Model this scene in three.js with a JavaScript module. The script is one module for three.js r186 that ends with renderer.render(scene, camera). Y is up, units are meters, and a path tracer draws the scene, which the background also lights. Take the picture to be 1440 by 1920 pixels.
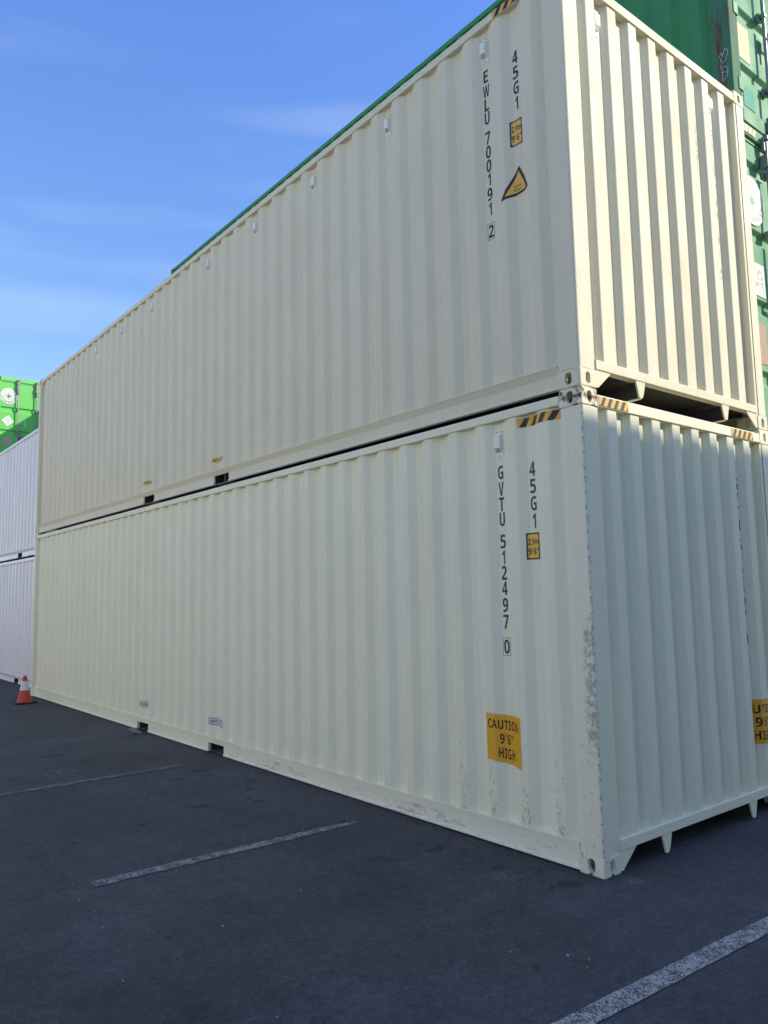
import * as THREE from 'three';
import { mergeGeometries, mergeVertices } from 'three/addons/utils/BufferGeometryUtils.js';
import { RoundedBoxGeometry } from 'three/addons/geometries/RoundedBoxGeometry.js';
import { ImprovedNoise } from 'three/addons/math/ImprovedNoise.js';
import { FontLoader } from 'three/addons/loaders/FontLoader.js';
import { Brush, Evaluator, SUBTRACTION } from 'three-bvh-csg';

// ------------------------------------------------------------------ camera, sky, sun, exposure
const scene = new THREE.Scene();
const renderer = new THREE.WebGLRenderer({ antialias: true });
renderer.toneMapping = THREE.LinearToneMapping;
renderer.toneMappingExposure = 1.8;
renderer.shadowMap.enabled = true;
renderer.setSize(768, 1024);

const camera = new THREE.PerspectiveCamera(67.137, 768 / 1024, 0.05, 2000);
{
  const yaw = 0.676672, pitch = 0.109503, roll = -0.0203018;
  const F = new THREE.Vector3(Math.sin(yaw) * Math.cos(pitch), Math.sin(pitch), -Math.cos(yaw) * Math.cos(pitch));
  const R = new THREE.Vector3(Math.cos(yaw), 0, Math.sin(yaw));
  const U = new THREE.Vector3().crossVectors(R, F);
  const up = U.clone().multiplyScalar(Math.cos(roll)).addScaledVector(R, -Math.sin(roll));
  camera.position.set(-3.8309, 1.6323, 2.825);
  camera.up.copy(up);
  camera.lookAt(camera.position.clone().add(F));
}

const SUN = new THREE.Vector3(1, 0.82, 1).normalize();
const noise = new ImprovedNoise();
const fbm3 = (x, y, z, o = 4) => { let a = 0, w = 0.5; for (let i = 0; i < o; i++) { a += w * noise.noise(x, y, z); x = x * 2.03 + 7.1; y = y * 2.03 + 3.3; z = z * 2.03 + 1.7; w *= 0.5; } return a; };
const smoothstep = (a, b, x) => { const t = Math.min(1, Math.max(0, (x - a) / (b - a))); return t * t * (3 - 2 * t); };
const SKY = 0.725;                       // one factor on the whole sky
{
  // clear-sky luminance distribution (zenith to horizon gradient and glow round the sun) with thin cirrus
  const W = 1024, H = 512, data = new Float32Array(W * H * 4), d = new THREE.Vector3();
  for (let j = 0; j < H; j++) for (let i = 0; i < W; i++) {
    const az = ((i + 0.5) / W - 0.5) * 2 * Math.PI, el = ((j + 0.5) / H - 0.5) * Math.PI, k = (j * W + i) * 4;
    d.set(Math.cos(az) * Math.cos(el), Math.sin(el), Math.sin(az) * Math.cos(el));
    const s = Math.max(d.y, 0.012), g = Math.acos(Math.min(1, d.dot(SUN)));
    const phi = 1 - Math.exp(-0.32 / s);
    const f = 0.85 * (1 + 4 * (Math.exp(-3 * g) - Math.exp(-1.5 * Math.PI)) + 0.45 * Math.cos(g) ** 2);
    const haze = Math.exp(-Math.max(d.y, 0) / 0.085);
    let r = 0.455 * phi ** 1.45, gg = 0.80 * phi ** 1.2, b = 1.12 * phi ** 0.47;
    r += haze * 1.15; gg += haze * 0.98; b += haze * 0.72;
    const glow = Math.max(0, f - 1) * phi;
    r = r * Math.min(f, 1.25) + 0.75 * glow; gg = gg * Math.min(f, 1.25) + 0.72 * glow; b = b * Math.min(f, 1.25) + 0.62 * glow;
    // wisps of cirrus, long and flat
    const az0 = Math.atan2(d.x, -d.z), ca = Math.cos(az0), sa = Math.sin(az0), e1 = el * 1.0 + 0.03 * ca;
    const n = fbm3(ca * 2.2 + 3.1, sa * 2.2 + 1.2, e1 * 24 + 0.6, 5) + 0.5 * fbm3(ca * 1.2 + 9, sa * 1.2, e1 * 5 + 4, 3);
    const c = smoothstep(-0.05, 0.5, n) * 0.095;
    r += c * (0.86 - 0.3 * r); gg += c * (0.85 - 0.35 * gg); b += c * (0.45 - 0.25 * b);
    const v = el < 0 ? [0.05, 0.055, 0.06] : [r, gg, b];
    data[k] = v[0] * SKY; data[k + 1] = v[1] * SKY; data[k + 2] = v[2] * SKY; data[k + 3] = 1;
  }
  const sky = new THREE.DataTexture(data, W, H, THREE.RGBAFormat, THREE.FloatType);
  sky.mapping = THREE.EquirectangularReflectionMapping;
  sky.magFilter = sky.minFilter = THREE.LinearFilter;
  sky.wrapS = THREE.RepeatWrapping;
  sky.needsUpdate = true;
  scene.background = sky;
  scene.environment = sky;
}
const sun = new THREE.DirectionalLight(new THREE.Color().setRGB(1, 0.90, 0.71), 2.85);
sun.position.copy(SUN).multiplyScalar(60);
sun.castShadow = true;
Object.assign(sun.shadow.camera, { left: -30, right: 30, top: 30, bottom: -30, near: 1, far: 140 });
sun.shadow.mapSize.set(4096, 4096);
scene.add(sun, sun.target);

// ------------------------------------------------------------------ small tools
let seed = 20240611;
const rnd = () => { seed = (seed * 1664525 + 1013904223) >>> 0; return seed / 4294967296; };
const rr = (a, b) => a + (b - a) * rnd();
const clamp = (x, a = 0, b = 1) => Math.min(b, Math.max(a, x));
const mix = (a, b, t) => a + (b - a) * t;
const smooth = (a, b, x) => { const t = clamp((x - a) / (b - a)); return t * t * (3 - 2 * t); };
const lin = (r, g, b) => new THREE.Color().setRGB(r, g, b);
const toS = c => Math.round(255 * clamp(c <= 0.0031308 ? c * 12.92 : 1.055 * c ** (1 / 2.4) - 0.055));

// tileable value noise
const hash = (x, y, s) => { let h = (x * 374761393 + y * 668265263 + s * 974711) | 0; h = Math.imul(h ^ (h >>> 13), 1274126177); h ^= h >>> 16; return (h >>> 0) / 4294967296; };
function tnoise(u, v, p, s) {           // u, v in 0..1, p cells a side
  const x = u * p, y = v * p, xi = Math.floor(x), yi = Math.floor(y), fx = x - xi, fy = y - yi;
  const a = fx * fx * (3 - 2 * fx), b = fy * fy * (3 - 2 * fy), m = k => ((k % p) + p) % p;
  return mix(mix(hash(m(xi), m(yi), s), hash(m(xi + 1), m(yi), s), a), mix(hash(m(xi), m(yi + 1), s), hash(m(xi + 1), m(yi + 1), s), a), b);
}
const tfbm = (u, v, p, s, o = 4) => { let a = 0, w = 0.5, t = 0; for (let i = 0; i < o; i++) { a += w * tnoise(u, v, p, s + i); t += w; p *= 2; w *= 0.5; } return a / t; };
function tex(w, h, fn, srgb = true) {   // fn(u, v) -> linear rgb (srgb maps) or one grey value
  const data = new Uint8Array(w * h * 4);
  for (let j = 0; j < h; j++) for (let i = 0; i < w; i++) {
    const c = fn((i + 0.5) / w, (j + 0.5) / h), k = (j * w + i) * 4;
    if (typeof c === 'number') data[k] = data[k + 1] = data[k + 2] = Math.round(255 * clamp(c));
    else for (let q = 0; q < 3; q++) data[k + q] = srgb ? toS(c[q]) : Math.round(255 * clamp(c[q]));
    data[k + 3] = 255;
  }
  const t = new THREE.DataTexture(data, w, h, THREE.RGBAFormat);
  t.wrapS = t.wrapT = THREE.RepeatWrapping;
  t.magFilter = THREE.LinearFilter; t.minFilter = THREE.LinearMipmapLinearFilter; t.generateMipmaps = true;
  if (srgb) t.colorSpace = THREE.SRGBColorSpace;
  t.needsUpdate = true;
  return t;
}
const rep = (t, a, b = a) => { const c = t.clone(); c.repeat.set(a, b); c.needsUpdate = true; return c; };
function canvasTex(w, h, draw) {
  const c = document.createElement('canvas'); c.width = w; c.height = h;
  draw(c.getContext('2d'), w, h);
  const t = new THREE.CanvasTexture(c); t.colorSpace = THREE.SRGBColorSpace; t.anisotropy = 8;
  return t;
}

const used = new Map();
const numbered = n => { const k = used.get(n) || 0; used.set(n, k + 1); return k ? n + '_' + String(k).padStart(3, '0') : n; };
function boxUV(g) {                      // metres, by the way each face points
  if (g.index) g = g.toNonIndexed();
  const p = g.attributes.position, uv = new Float32Array(p.count * 2), a = new THREE.Vector3(), b = new THREE.Vector3(), c = new THREE.Vector3();
  for (let i = 0; i < p.count; i += 3) {
    a.fromBufferAttribute(p, i); b.fromBufferAttribute(p, i + 1); c.fromBufferAttribute(p, i + 2);
    const n = b.clone().sub(a).cross(c.clone().sub(a)), ax = Math.abs(n.x), ay = Math.abs(n.y), az = Math.abs(n.z);
    [a, b, c].forEach((v, k) => {
      const o = (i + k) * 2;
      if (ax >= ay && ax >= az) { uv[o] = v.z; uv[o + 1] = v.y; } else if (az >= ay) { uv[o] = v.x; uv[o + 1] = v.y; } else { uv[o] = v.x; uv[o + 1] = v.z; }
    });
  }
  g.setAttribute('uv', new THREE.BufferAttribute(uv, 2));
  return g;
}
function mesh(name, geo, mat, parent, keepUV) {
  const g = keepUV || geo.userData.uvDone ? geo : boxUV(geo);
  g.userData.uvDone = true;
  const m = new THREE.Mesh(g, mat); m.name = name; m.castShadow = m.receiveShadow = true;
  if (parent) parent.add(m); else { m.name = numbered(name); scene.add(m); }
  return m;
}
function thing(name, label, category, pos, group) {
  const o = new THREE.Group(); o.name = numbered(name); o.position.set(...pos);
  o.userData = { label, category }; if (group) o.userData.group = group;
  scene.add(o); return o;
}
const box = (x0, x1, y0, y1, z0, z1) => { const g = new THREE.BoxGeometry(Math.abs(x1 - x0), Math.abs(y1 - y0), Math.abs(z1 - z0)); g.translate((x0 + x1) / 2, (y0 + y1) / 2, (z0 + z1) / 2); return g; };
const rbox = (x0, x1, y0, y1, z0, z1, r = 0.006, s = 2) => { const g = new RoundedBoxGeometry(Math.abs(x1 - x0), Math.abs(y1 - y0), Math.abs(z1 - z0), s, r); g.translate((x0 + x1) / 2, (y0 + y1) / 2, (z0 + z1) / 2); return g; };
const merge = list => mergeGeometries(list.map(g => { const n = g.index ? g.toNonIndexed() : g; for (const k of Object.keys(n.attributes)) if (!['position', 'normal', 'uv'].includes(k)) n.deleteAttribute(k); if (!n.attributes.uv) n.setAttribute('uv', new THREE.BufferAttribute(new Float32Array(n.attributes.position.count * 2), 2)); return n; }));
// a closed outline pushed along one axis: 'x' (outline y,z), 'y' (outline x,z) or 'z' (outline x,y)
function prism(pts, axis, a0, a1) {
  const g = new THREE.ExtrudeGeometry(new THREE.Shape(pts.map(p => new THREE.Vector2(p[0], p[1]))), { depth: Math.abs(a1 - a0), bevelEnabled: false });
  const p = g.attributes.position, lo = Math.min(a0, a1);
  for (let i = 0; i < p.count; i++) {
    const u = p.getX(i), v = p.getY(i), w = p.getZ(i) + lo;
    if (axis === 'z') p.setXYZ(i, u, v, w); else if (axis === 'y') p.setXYZ(i, u, w, v); else p.setXYZ(i, w, u, v);
  }
  if (axis !== 'z') { const q = g.attributes.position.array; if (axis === 'y') for (let i = 0; i < q.length; i += 9) for (let k = 0; k < 3; k++) { const t = q[i + 3 + k]; q[i + 3 + k] = q[i + 6 + k]; q[i + 6 + k] = t; } }
  g.computeVertexNormals();
  return g;
}

// ------------------------------------------------------------------ pressed steel sheet: a profile with rounded bends
function bend(poly, t) {                 // poly [[s, d]...] -> points with outward normals (d is depth inward)
  const seg = [], out = [];
  for (let i = 0; i < poly.length - 1; i++) { const ds = poly[i + 1][0] - poly[i][0], dd = poly[i + 1][1] - poly[i][1], l = Math.hypot(ds, dd); seg.push({ ds: ds / l, dd: dd / l, l, n: [dd / l, -ds / l] }); }
  out.push([...poly[0], ...seg[0].n]);
  for (let i = 1; i < poly.length - 1; i++) {
    const A = seg[i - 1], B = seg[i], k = Math.min(t, A.l * 0.4, B.l * 0.4), [s, d] = poly[i];
    const p0 = [s - A.ds * k, d - A.dd * k], p2 = [s + B.ds * k, d + B.dd * k];
    for (const q of [0, 0.33, 0.67, 1]) {
      const a = (1 - q) ** 2, b = 2 * q * (1 - q), c = q * q, nx = mix(A.n[0], B.n[0], q), ny = mix(A.n[1], B.n[1], q), l = Math.hypot(nx, ny);
      out.push([a * p0[0] + b * s + c * p2[0], a * p0[1] + b * d + c * p2[1], nx / l, ny / l]);
    }
  }
  out.push([...poly[poly.length - 1], ...seg[seg.length - 1].n]);
  return out;
}
const depthAt = (pr, s) => { for (let i = 0; i < pr.length - 1; i++) if (s <= pr[i + 1][0]) { const t = clamp((s - pr[i][0]) / Math.max(1e-9, pr[i + 1][0] - pr[i][0])); return [0, 1, 2, 3].map(k => mix(pr[i][k], pr[i + 1][k], t)); } return pr[pr.length - 1]; };
function cutProfile(pr, a, b) { return [depthAt(pr, a).map((v, i) => i ? v : a), ...pr.filter(p => p[0] > a + 1e-5 && p[0] < b - 1e-5), depthAt(pr, b).map((v, i) => i ? v : b)]; }
// faces: 'left' (-x side), 'right', 'front' (+z end), 'back', 'door' (horizontal bands: s is height)
function placer(face, L, W) {
  if (face === 'left') return [(s, y, d) => [d, y, -s], (a, b) => [b, 0, -a]];
  if (face === 'right') return [(s, y, d) => [W - d, y, -s], (a, b) => [-b, 0, -a]];
  if (face === 'front') return [(s, y, d) => [s, y, -d], (a, b) => [a, 0, -b]];
  if (face === 'back') return [(s, y, d) => [s, y, -L + d], (a, b) => [a, 0, b]];
  return [(s, y, d) => [y, s, -d], (a, b) => [0, a, -b]];
}
function sheet(pr, y0, y1, th, place) {
  const [P, N] = place, pos = [], nor = [], uv = [], idx = [];
  const f = typeof y0 === 'function' ? [y0, y1] : [() => y0, () => y1];
  const strip = (off, sign) => {
    const base = pos.length / 3;
    for (const [s, d, a, b] of pr) for (const y of [f[0](s), f[1](s)]) { pos.push(...P(s - a * off, y, d - b * off)); nor.push(...N(a * sign, b * sign)); uv.push(s, y); }
    for (let i = 0; i < pr.length - 1; i++) { const k = base + i * 2; idx.push(k, k + 2, k + 1, k + 1, k + 2, k + 3); }
  };
  strip(0, 1); if (th) strip(th, -1);
  if (th) for (const q of [0, 1]) {       // the two cut edges
    const base = pos.length / 3, n = q ? 1 : -1, e = placeEdge(P, n);
    for (const [s, d, a, b] of pr) for (const o of [0, th]) { pos.push(...P(s - a * o, f[q](s), d - b * o)); nor.push(...e); uv.push(s, o); }
    for (let i = 0; i < pr.length - 1; i++) { const k = base + i * 2; idx.push(k, k + 2, k + 1, k + 1, k + 2, k + 3); }
  }
  const g = new THREE.BufferGeometry();
  g.setAttribute('position', new THREE.Float32BufferAttribute(pos, 3)); g.setAttribute('normal', new THREE.Float32BufferAttribute(nor, 3)); g.setAttribute('uv', new THREE.Float32BufferAttribute(uv, 2));
  for (let i = 0; i < idx.length; i += 3) { // wind every face to its normal
    const v = k => new THREE.Vector3(pos[idx[i + k] * 3], pos[idx[i + k] * 3 + 1], pos[idx[i + k] * 3 + 2]), a = v(0);
    const n = v(1).sub(a).cross(v(2).sub(a)), m = idx[i] * 3;
    if (n.x * nor[m] + n.y * nor[m + 1] + n.z * nor[m + 2] < 0) { const t = idx[i + 1]; idx[i + 1] = idx[i + 2]; idx[i + 2] = t; }
  }
  g.setIndex(idx); g.userData.uvDone = true;
  return g;
}
function windTo(idx, pos, nor) {
  for (let i = 0; i < idx.length; i += 3) {
    const v = k => new THREE.Vector3(pos[idx[i + k] * 3], pos[idx[i + k] * 3 + 1], pos[idx[i + k] * 3 + 2]), q = v(0), n = v(1).sub(q).cross(v(2).sub(q)), m = idx[i] * 3;
    if (n.x * nor[m] + n.y * nor[m + 1] + n.z * nor[m + 2] < 0) { const t = idx[i + 1]; idx[i + 1] = idx[i + 2]; idx[i + 2] = t; }
  }
}
function placeEdge(P, n) { const a = P(0, 0, 0), b = P(0, 1, 0); return [n * (b[0] - a[0]), n * (b[1] - a[1]), n * (b[2] - a[2])]; }
// a sticker pressed onto a profile; texture runs from s0 to s1 (s1 may be below s0: read the other way)
function sticker(pr, s0, s1, lo, hi, place, off = 0.0012) {
  const a = Math.min(s0, s1), b = Math.max(s0, s1), F = v => typeof v === 'function' ? v : () => v, L = F(lo), H = F(hi);
  let c = cutProfile(pr, a, b).map(p => [p[0] + p[2] * off, p[1] + p[3] * off, p[2], p[3], p[0]]);
  const fine = []; for (let i = 0; i < c.length - 1; i++) { const n = Math.max(1, Math.ceil((c[i + 1][4] - c[i][4]) / 0.012)); for (let k = 0; k < n; k++) fine.push(c[i].map((v, q) => mix(v, c[i + 1][q], k / n))); } fine.push(c[c.length - 1]);
  const [P, N] = place, pos = [], nor = [], uv = [], idx = [], ys = fine.map(p => [L(p[4]), H(p[4])]), y0 = Math.min(...ys.map(v => v[0])), y1 = Math.max(...ys.map(v => v[1]));
  const slant = typeof lo === 'function' && lo.slant;
  fine.forEach((p, i) => { for (const q of [0, 1]) { const y = ys[i][q]; pos.push(...P(p[0], y, p[1])); nor.push(...N(p[2], p[3])); uv.push((p[4] - s0) / (s1 - s0), slant ? q : (y - y0) / (y1 - y0)); } });
  for (let i = 0; i < fine.length - 1; i++) { const k = i * 2; idx.push(k, k + 2, k + 1, k + 1, k + 2, k + 3); }
  for (let i = 0; i < idx.length; i += 3) {
    const v = k => new THREE.Vector3(pos[idx[i + k] * 3], pos[idx[i + k] * 3 + 1], pos[idx[i + k] * 3 + 2]), q = v(0), n = v(1).sub(q).cross(v(2).sub(q)), m = idx[i] * 3;
    if (n.x * nor[m] + n.y * nor[m + 1] + n.z * nor[m + 2] < 0) { const t = idx[i + 1]; idx[i + 1] = idx[i + 2]; idx[i + 2] = t; }
  }
  const g = new THREE.BufferGeometry();
  g.setAttribute('position', new THREE.Float32BufferAttribute(pos, 3)); g.setAttribute('normal', new THREE.Float32BufferAttribute(nor, 3)); g.setAttribute('uv', new THREE.Float32BufferAttribute(uv, 2));
  g.setIndex(idx); g.userData.uvDone = true;
  return g;
}

// ------------------------------------------------------------------ materials
const paintMap = tex(1024, 1024, (u, v) => {
  const big = tfbm(u, v, 3, 11, 3), streak = tfbm(u, v * 0.999, 40, 23, 2), fine = tnoise(u, v, 400, 31), run = tnoise(u, v, 60, 77) * tnoise(u, v, 4, 78);
  const speck = tnoise(u, v, 256, 41) > 0.985 ? 0.72 : 1;
  const k = (0.965 + 0.05 * (big - 0.5) + 0.025 * (streak - 0.5) + 0.03 * (fine - 0.5) - 0.02 * run) * speck;
  return [k, k * (0.995 + 0.008 * big), k * (0.985 + 0.02 * big)];
});
const paintBump = tex(512, 512, (u, v) => 0.5 + 0.55 * (tfbm(u, v, 4, 5, 2) - 0.5) + 0.10 * (tnoise(u, v, 180, 8) - 0.5), false);
const paintRough = tex(512, 512, (u, v) => 0.72 + 0.35 * (tfbm(u, v, 6, 61, 4) - 0.5), false);
function paint(r, g, b, o = {}) {
  return new THREE.MeshStandardMaterial({ color: lin(r, g, b), map: rep(paintMap, 0.5), bumpMap: rep(paintBump, 0.7), bumpScale: o.bump ?? 0.0022, roughness: o.rough ?? 0.55, roughnessMap: rep(paintRough, 0.6), metalness: 0 });
}
const plain = (r, g, b, rough = 0.6, metal = 0) => new THREE.MeshStandardMaterial({ color: lin(r, g, b), roughness: rough, metalness: metal });
const M = {
  cream: paint(0.755, 0.705, 0.515, { rough: 1.0 }), creamLow: paint(0.86, 0.832, 0.615, { rough: 1.0 }),
  white: paint(0.80, 0.795, 0.775),
  green: paint(0.035, 0.225, 0.066, { rough: 0.85 }), greenFaded: paint(0.155, 0.37, 0.20, { rough: 1.05 }), greenBright: paint(0.145, 0.56, 0.11, { rough: 0.95 }),
  vent: plain(0.84, 0.82, 0.72, 0.45), screw: plain(0.18, 0.17, 0.15, 0.5, 0.6),
  dark: plain(0.02, 0.02, 0.022, 0.8), undersideDark: plain(0.045, 0.042, 0.038, 0.85), gasket: plain(0.025, 0.025, 0.025, 0.7), steel: plain(0.23, 0.24, 0.23, 0.5, 0.6), galv: plain(0.30, 0.31, 0.30, 0.45, 0.7),  // includes one near-black tone for tunnel beams, floor underside and fork pockets
  navy: plain(0.012, 0.014, 0.05, 0.5), ink: plain(0.045, 0.038, 0.034, 0.55), wood: plain(0.12, 0.08, 0.05, 0.85), chalk: plain(0.55, 0.62, 0.58, 0.9), scuff: plain(0.14, 0.135, 0.125, 0.8), inkGreen: plain(0.02, 0.2, 0.09, 0.6),
};
// worn castings and posts
const rustMap = tex(512, 512, (u, v) => {
  const n = tfbm(u, v, 5, 101, 5), m = tfbm(u, v, 24, 131, 3), k = smooth(0.55, 0.66, n * 0.75 + m * 0.35), e = smooth(0.47, 0.56, n * 0.75 + m * 0.35) * (1 - k);
  const base = [0.80, 0.765, 0.595], rust = [0.10 + 0.06 * m, 0.045 + 0.03 * m, 0.025];
  return base.map((c, i) => mix(mix(c, [0.42, 0.33, 0.22][i], e * 0.7), rust[i], k));
});
M.rusty = new THREE.MeshStandardMaterial({ map: rep(rustMap, 5), roughness: 0.75 });
M.chipped = new THREE.MeshStandardMaterial({ map: tex(512, 512, (u, v) => {
  const n = tfbm(u, v, 6, 201, 4), m = tnoise(u, v, 60, 211), k = smooth(0.68, 0.72, n * 0.85 + m * 0.22), w = 0.97 + 0.06 * (tfbm(u, v, 12, 221, 3) - 0.5);
  return [0.815 * w, 0.79 * w, 0.605 * w].map((c, i) => mix(c, [0.12, 0.085, 0.06][i], k));
}), roughness: 0.6 });
M.chipped.map.repeat.set(3, 3);
M.grimy = new THREE.MeshStandardMaterial({ map: tex(1024, 256, (u, v) => {
  const n = tfbm(u, v, 8, 301, 4), s = tnoise(u, v * 0.15, 120, 311), m = tfbm(u, v, 40, 321, 3), k = smooth(0.54, 0.80, n * 0.55 + m * 0.35 + s * 0.15) * 0.5;
  return [0.83, 0.795, 0.61].map((c, i) => mix(c, [0.20, 0.18, 0.14][i], k));
}), bumpMap: rep(paintBump, 0.7), bumpScale: 0.002, roughness: 0.65 });
M.grimy.map.repeat.set(0.5, 2);
// the scraped near post of the lower container: u runs round the corner (0..1 over 0.29 m), v is height over 2.66 m
M.scrapedPost = new THREE.MeshStandardMaterial({ map: tex(512, 2048, (u, v) => {
  const x = u * 0.29, y = 0.118 + v * 2.66, V = v * 9.17, w = 0.965 + 0.05 * (tfbm(u, V, 6, 401, 4) - 0.5);
  let c = [0.83 * w, 0.803 * w, 0.594 * w];
  const wob = tfbm(u, V, 7, 402, 3) - 0.5;
  const zone = smooth(0.62, 0.80, y + 0.25 * wob) * (1 - smooth(1.38, 1.56, y + 0.3 * wob)) * smooth(0.040, 0.075, x + 0.05 * wob) * (1 - smooth(0.118, 0.130, x));
  const hair = tfbm(u, V * 0.18, 90, 405, 2), cloud = tfbm(u, V, 12, 406, 4), dense = y < 1.12 ? 1 : 0.8;
  let k = zone * clamp(smooth(0.50, 0.66, hair) * 0.9 * smooth(0.30, 0.52, cloud) + 0.5 * smooth(0.52, 0.62, cloud) * dense) * 0.72;
  const chips = smooth(0.79, 0.81, tfbm(u, V, 22, 411, 3)) * 0.8 * (y < 1.0 ? 1 : 0.4) * (x < 0.125 ? 1 : 0); k = Math.max(k, chips);
  const edge = smooth(0.117, 0.122, x) * (1 - smooth(0.130, 0.136, x)) * smooth(0.64, 0.70, tfbm(u * 2, V * 1.2, 14, 421, 4) + 0.12 * (tnoise(u, V, 60, 422) - 0.5)) * 0.7; k = Math.max(k, edge);
  const red = zone * smooth(0.64, 0.7, tnoise(u, V, 30, 431)) * (y > 0.8 && y < 1.05 ? 0.5 : 0);
  return c.map((q, i) => mix(q, [0.17, 0.16, 0.145][i], k)).map((q, i) => mix(q, [0.25, 0.08, 0.06][i], red * 0.6));
}), roughness: 0.62 });
M.rustGreenPost = new THREE.MeshStandardMaterial({ map: tex(256, 1024, (u, v) => {
  const n = tfbm(u, v, 7, 501, 5), s = tfbm(u, v * 0.2, 30, 511, 3), m = tfbm(u, v, 30, 521, 3), k = smooth(0.44, 0.62, n * 0.6 + s * 0.4), d = smooth(0.58, 0.66, m * 0.5 + n * 0.5);
  return [0.045, 0.17, 0.085].map((c, i) => mix(mix(c, [0.085, 0.075, 0.055][i], k * 0.85), [0.11, 0.035, 0.022][i], d * 0.9));
}), roughness: 0.8 });
M.rustGreenPost.map.repeat.set(3, 0.5);

// ------------------------------------------------------------------ stickers
const canvasMat = (t, rough = 0.45) => new THREE.MeshStandardMaterial({ map: t, roughness: rough });
const words = (c, t, x, y, size, sx = 1, weight = 'bold') => { c.save(); c.translate(x, y); c.scale(sx, 1); c.font = `${weight} ${size}px sans-serif`; c.textAlign = 'center'; c.textBaseline = 'middle'; c.fillText(t, 0, 0); c.restore(); };
M.caution = canvasMat(canvasTex(512, 512, (c, w, h) => {
  c.fillStyle = '#e9ab27'; c.fillRect(0, 0, w, h);
  for (let i = 0; i < 900; i++) { c.fillStyle = `rgba(${rnd() > 0.5 ? '120,80,10' : '250,200,90'},${rr(0.02, 0.10)})`; c.fillRect(rr(0, w), rr(0, h), rr(1, 26), rr(1, 5)); }
  c.fillStyle = '#1c130c'; words(c, 'CAUTION', 250, 112, 138, 0.74); words(c, '9\u20326\u2033', 266, 262, 148, 0.66); words(c, 'HIGH', 268, 412, 148, 0.60);
}));
M.height = canvasMat(canvasTex(256, 448, (c, w, h) => {
  c.fillStyle = '#16130f'; c.fillRect(0, 0, w, h);
  c.fillStyle = '#ecb94b'; c.beginPath(); c.roundRect ? c.roundRect(24, 24, w - 48, h - 48, 26) : c.rect(24, 24, w - 48, h - 48); c.fill();
  c.fillStyle = '#1a150f'; words(c, '2,9m', 130, 148, 146, 0.62); words(c, '9\u20326\u2033', 132, 312, 156, 0.76);
}));
M.hazard = canvasMat(canvasTex(1024, 160, (c, w, h) => {
  c.fillStyle = '#e8b03a'; c.fillRect(0, 0, w, h); c.fillStyle = '#1b1b1d';
  for (let x = -200; x < w + 200; x += 232) { c.beginPath(); c.moveTo(x, h); c.lineTo(x + 116, h); c.lineTo(x + 222, 0); c.lineTo(x + 106, 0); c.fill(); }
}));
M.heavy = canvasMat(canvasTex(512, 448, (c, w, h) => {
  c.fillStyle = '#17171a'; c.fillRect(0, 0, w, h);
  c.fillStyle = '#e8b142'; c.beginPath(); c.moveTo(302, 72); c.lineTo(452, 380); c.lineTo(70, 404); c.closePath(); c.fill();
  c.fillStyle = '#2a2218'; words(c, 'SUPER', 276, 296, 46, 0.95); words(c, 'HEAVY', 276, 350, 46, 0.95);
}));
const fork = (bg, fg, t, border) => canvasMat(canvasTex(512, 128, (c, w, h) => { c.fillStyle = bg; c.fillRect(0, 0, w, h); if (border) { c.strokeStyle = fg; c.lineWidth = 10; c.strokeRect(8, 8, w - 16, h - 16); } c.fillStyle = fg; words(c, t, w / 2, h / 2 + 4, 84, 0.8); }));
M.forkOnly = fork('#d9d9dc', '#3a3440', 'FORK ONLY', true); M.emptyOnly = fork('#d9d9dc', '#3a3440', 'EMPTY ONLY', true); M.liftOnly = fork('#c9a239', '#241c10', 'EMPTY LIFT ONLY', false);
M.emblem = canvasMat(canvasTex(512, 512, (c, w, h) => {
  c.fillStyle = '#cfcec4'; c.fillRect(0, 0, w, h); c.fillStyle = '#1f8a4c'; c.translate(256, 256);
  c.beginPath(); for (let i = 0; i < 16; i++) { const a = i * Math.PI / 8 - Math.PI / 2, r = i % 2 ? 34 : (i % 4 ? 84 : 124); c.lineTo(Math.cos(a) * r, Math.sin(a) * r); } c.fill();
  c.fillStyle = '#2f5a44'; c.font = 'bold 74px sans-serif'; c.textAlign = 'center'; c.textBaseline = 'middle';
  [...'EVERGREEN'].forEach((ch, i) => { c.save(); c.rotate((4 - i) * 0.345); c.translate(0, 196); c.fillText(ch, 0, 0); c.restore(); });
}));
M.cardPlate = canvasMat(canvasTex(256, 384, (c, w, h) => { c.fillStyle = '#d8c69a'; c.fillRect(0, 0, w, h); for (let i = 0; i < 26; i++) { c.fillStyle = `rgba(150,110,70,${rr(0.05, 0.22)})`; c.fillRect(rr(14, 90), 20 + i * 13.5, rr(60, 150), rr(3, 7)); } }), 0.7);
M.whitePlacard = canvasMat(canvasTex(256, 384, (c, w, h) => { c.fillStyle = '#dcdcd6'; c.fillRect(0, 0, w, h); for (let i = 0; i < 60; i++) { c.fillStyle = `rgba(110,112,112,${rr(0.05, 0.3)})`; c.beginPath(); c.ellipse(rr(40, 220), rr(40, 350), rr(4, 26), rr(4, 34), rr(0, 3), 0, 7); c.fill(); } }), 0.7);
M.rustPlacard = canvasMat(canvasTex(256, 384, (c, w, h) => { c.fillStyle = '#b9a08a'; c.fillRect(0, 0, w, h); for (let i = 0; i < 900; i++) { c.fillStyle = `rgba(${rnd() > 0.5 ? '150,90,70' : '215,200,185'},${rr(0.1, 0.5)})`; c.fillRect(rr(0, w), rr(0, h), rr(2, 9), rr(2, 9)); } }), 0.85);
M.dataPlate = plain(0.13, 0.40, 0.29, 0.85);

const font = await new FontLoader().loadAsync('fonts/droid/droid_sans_bold.typeface.json');
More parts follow.
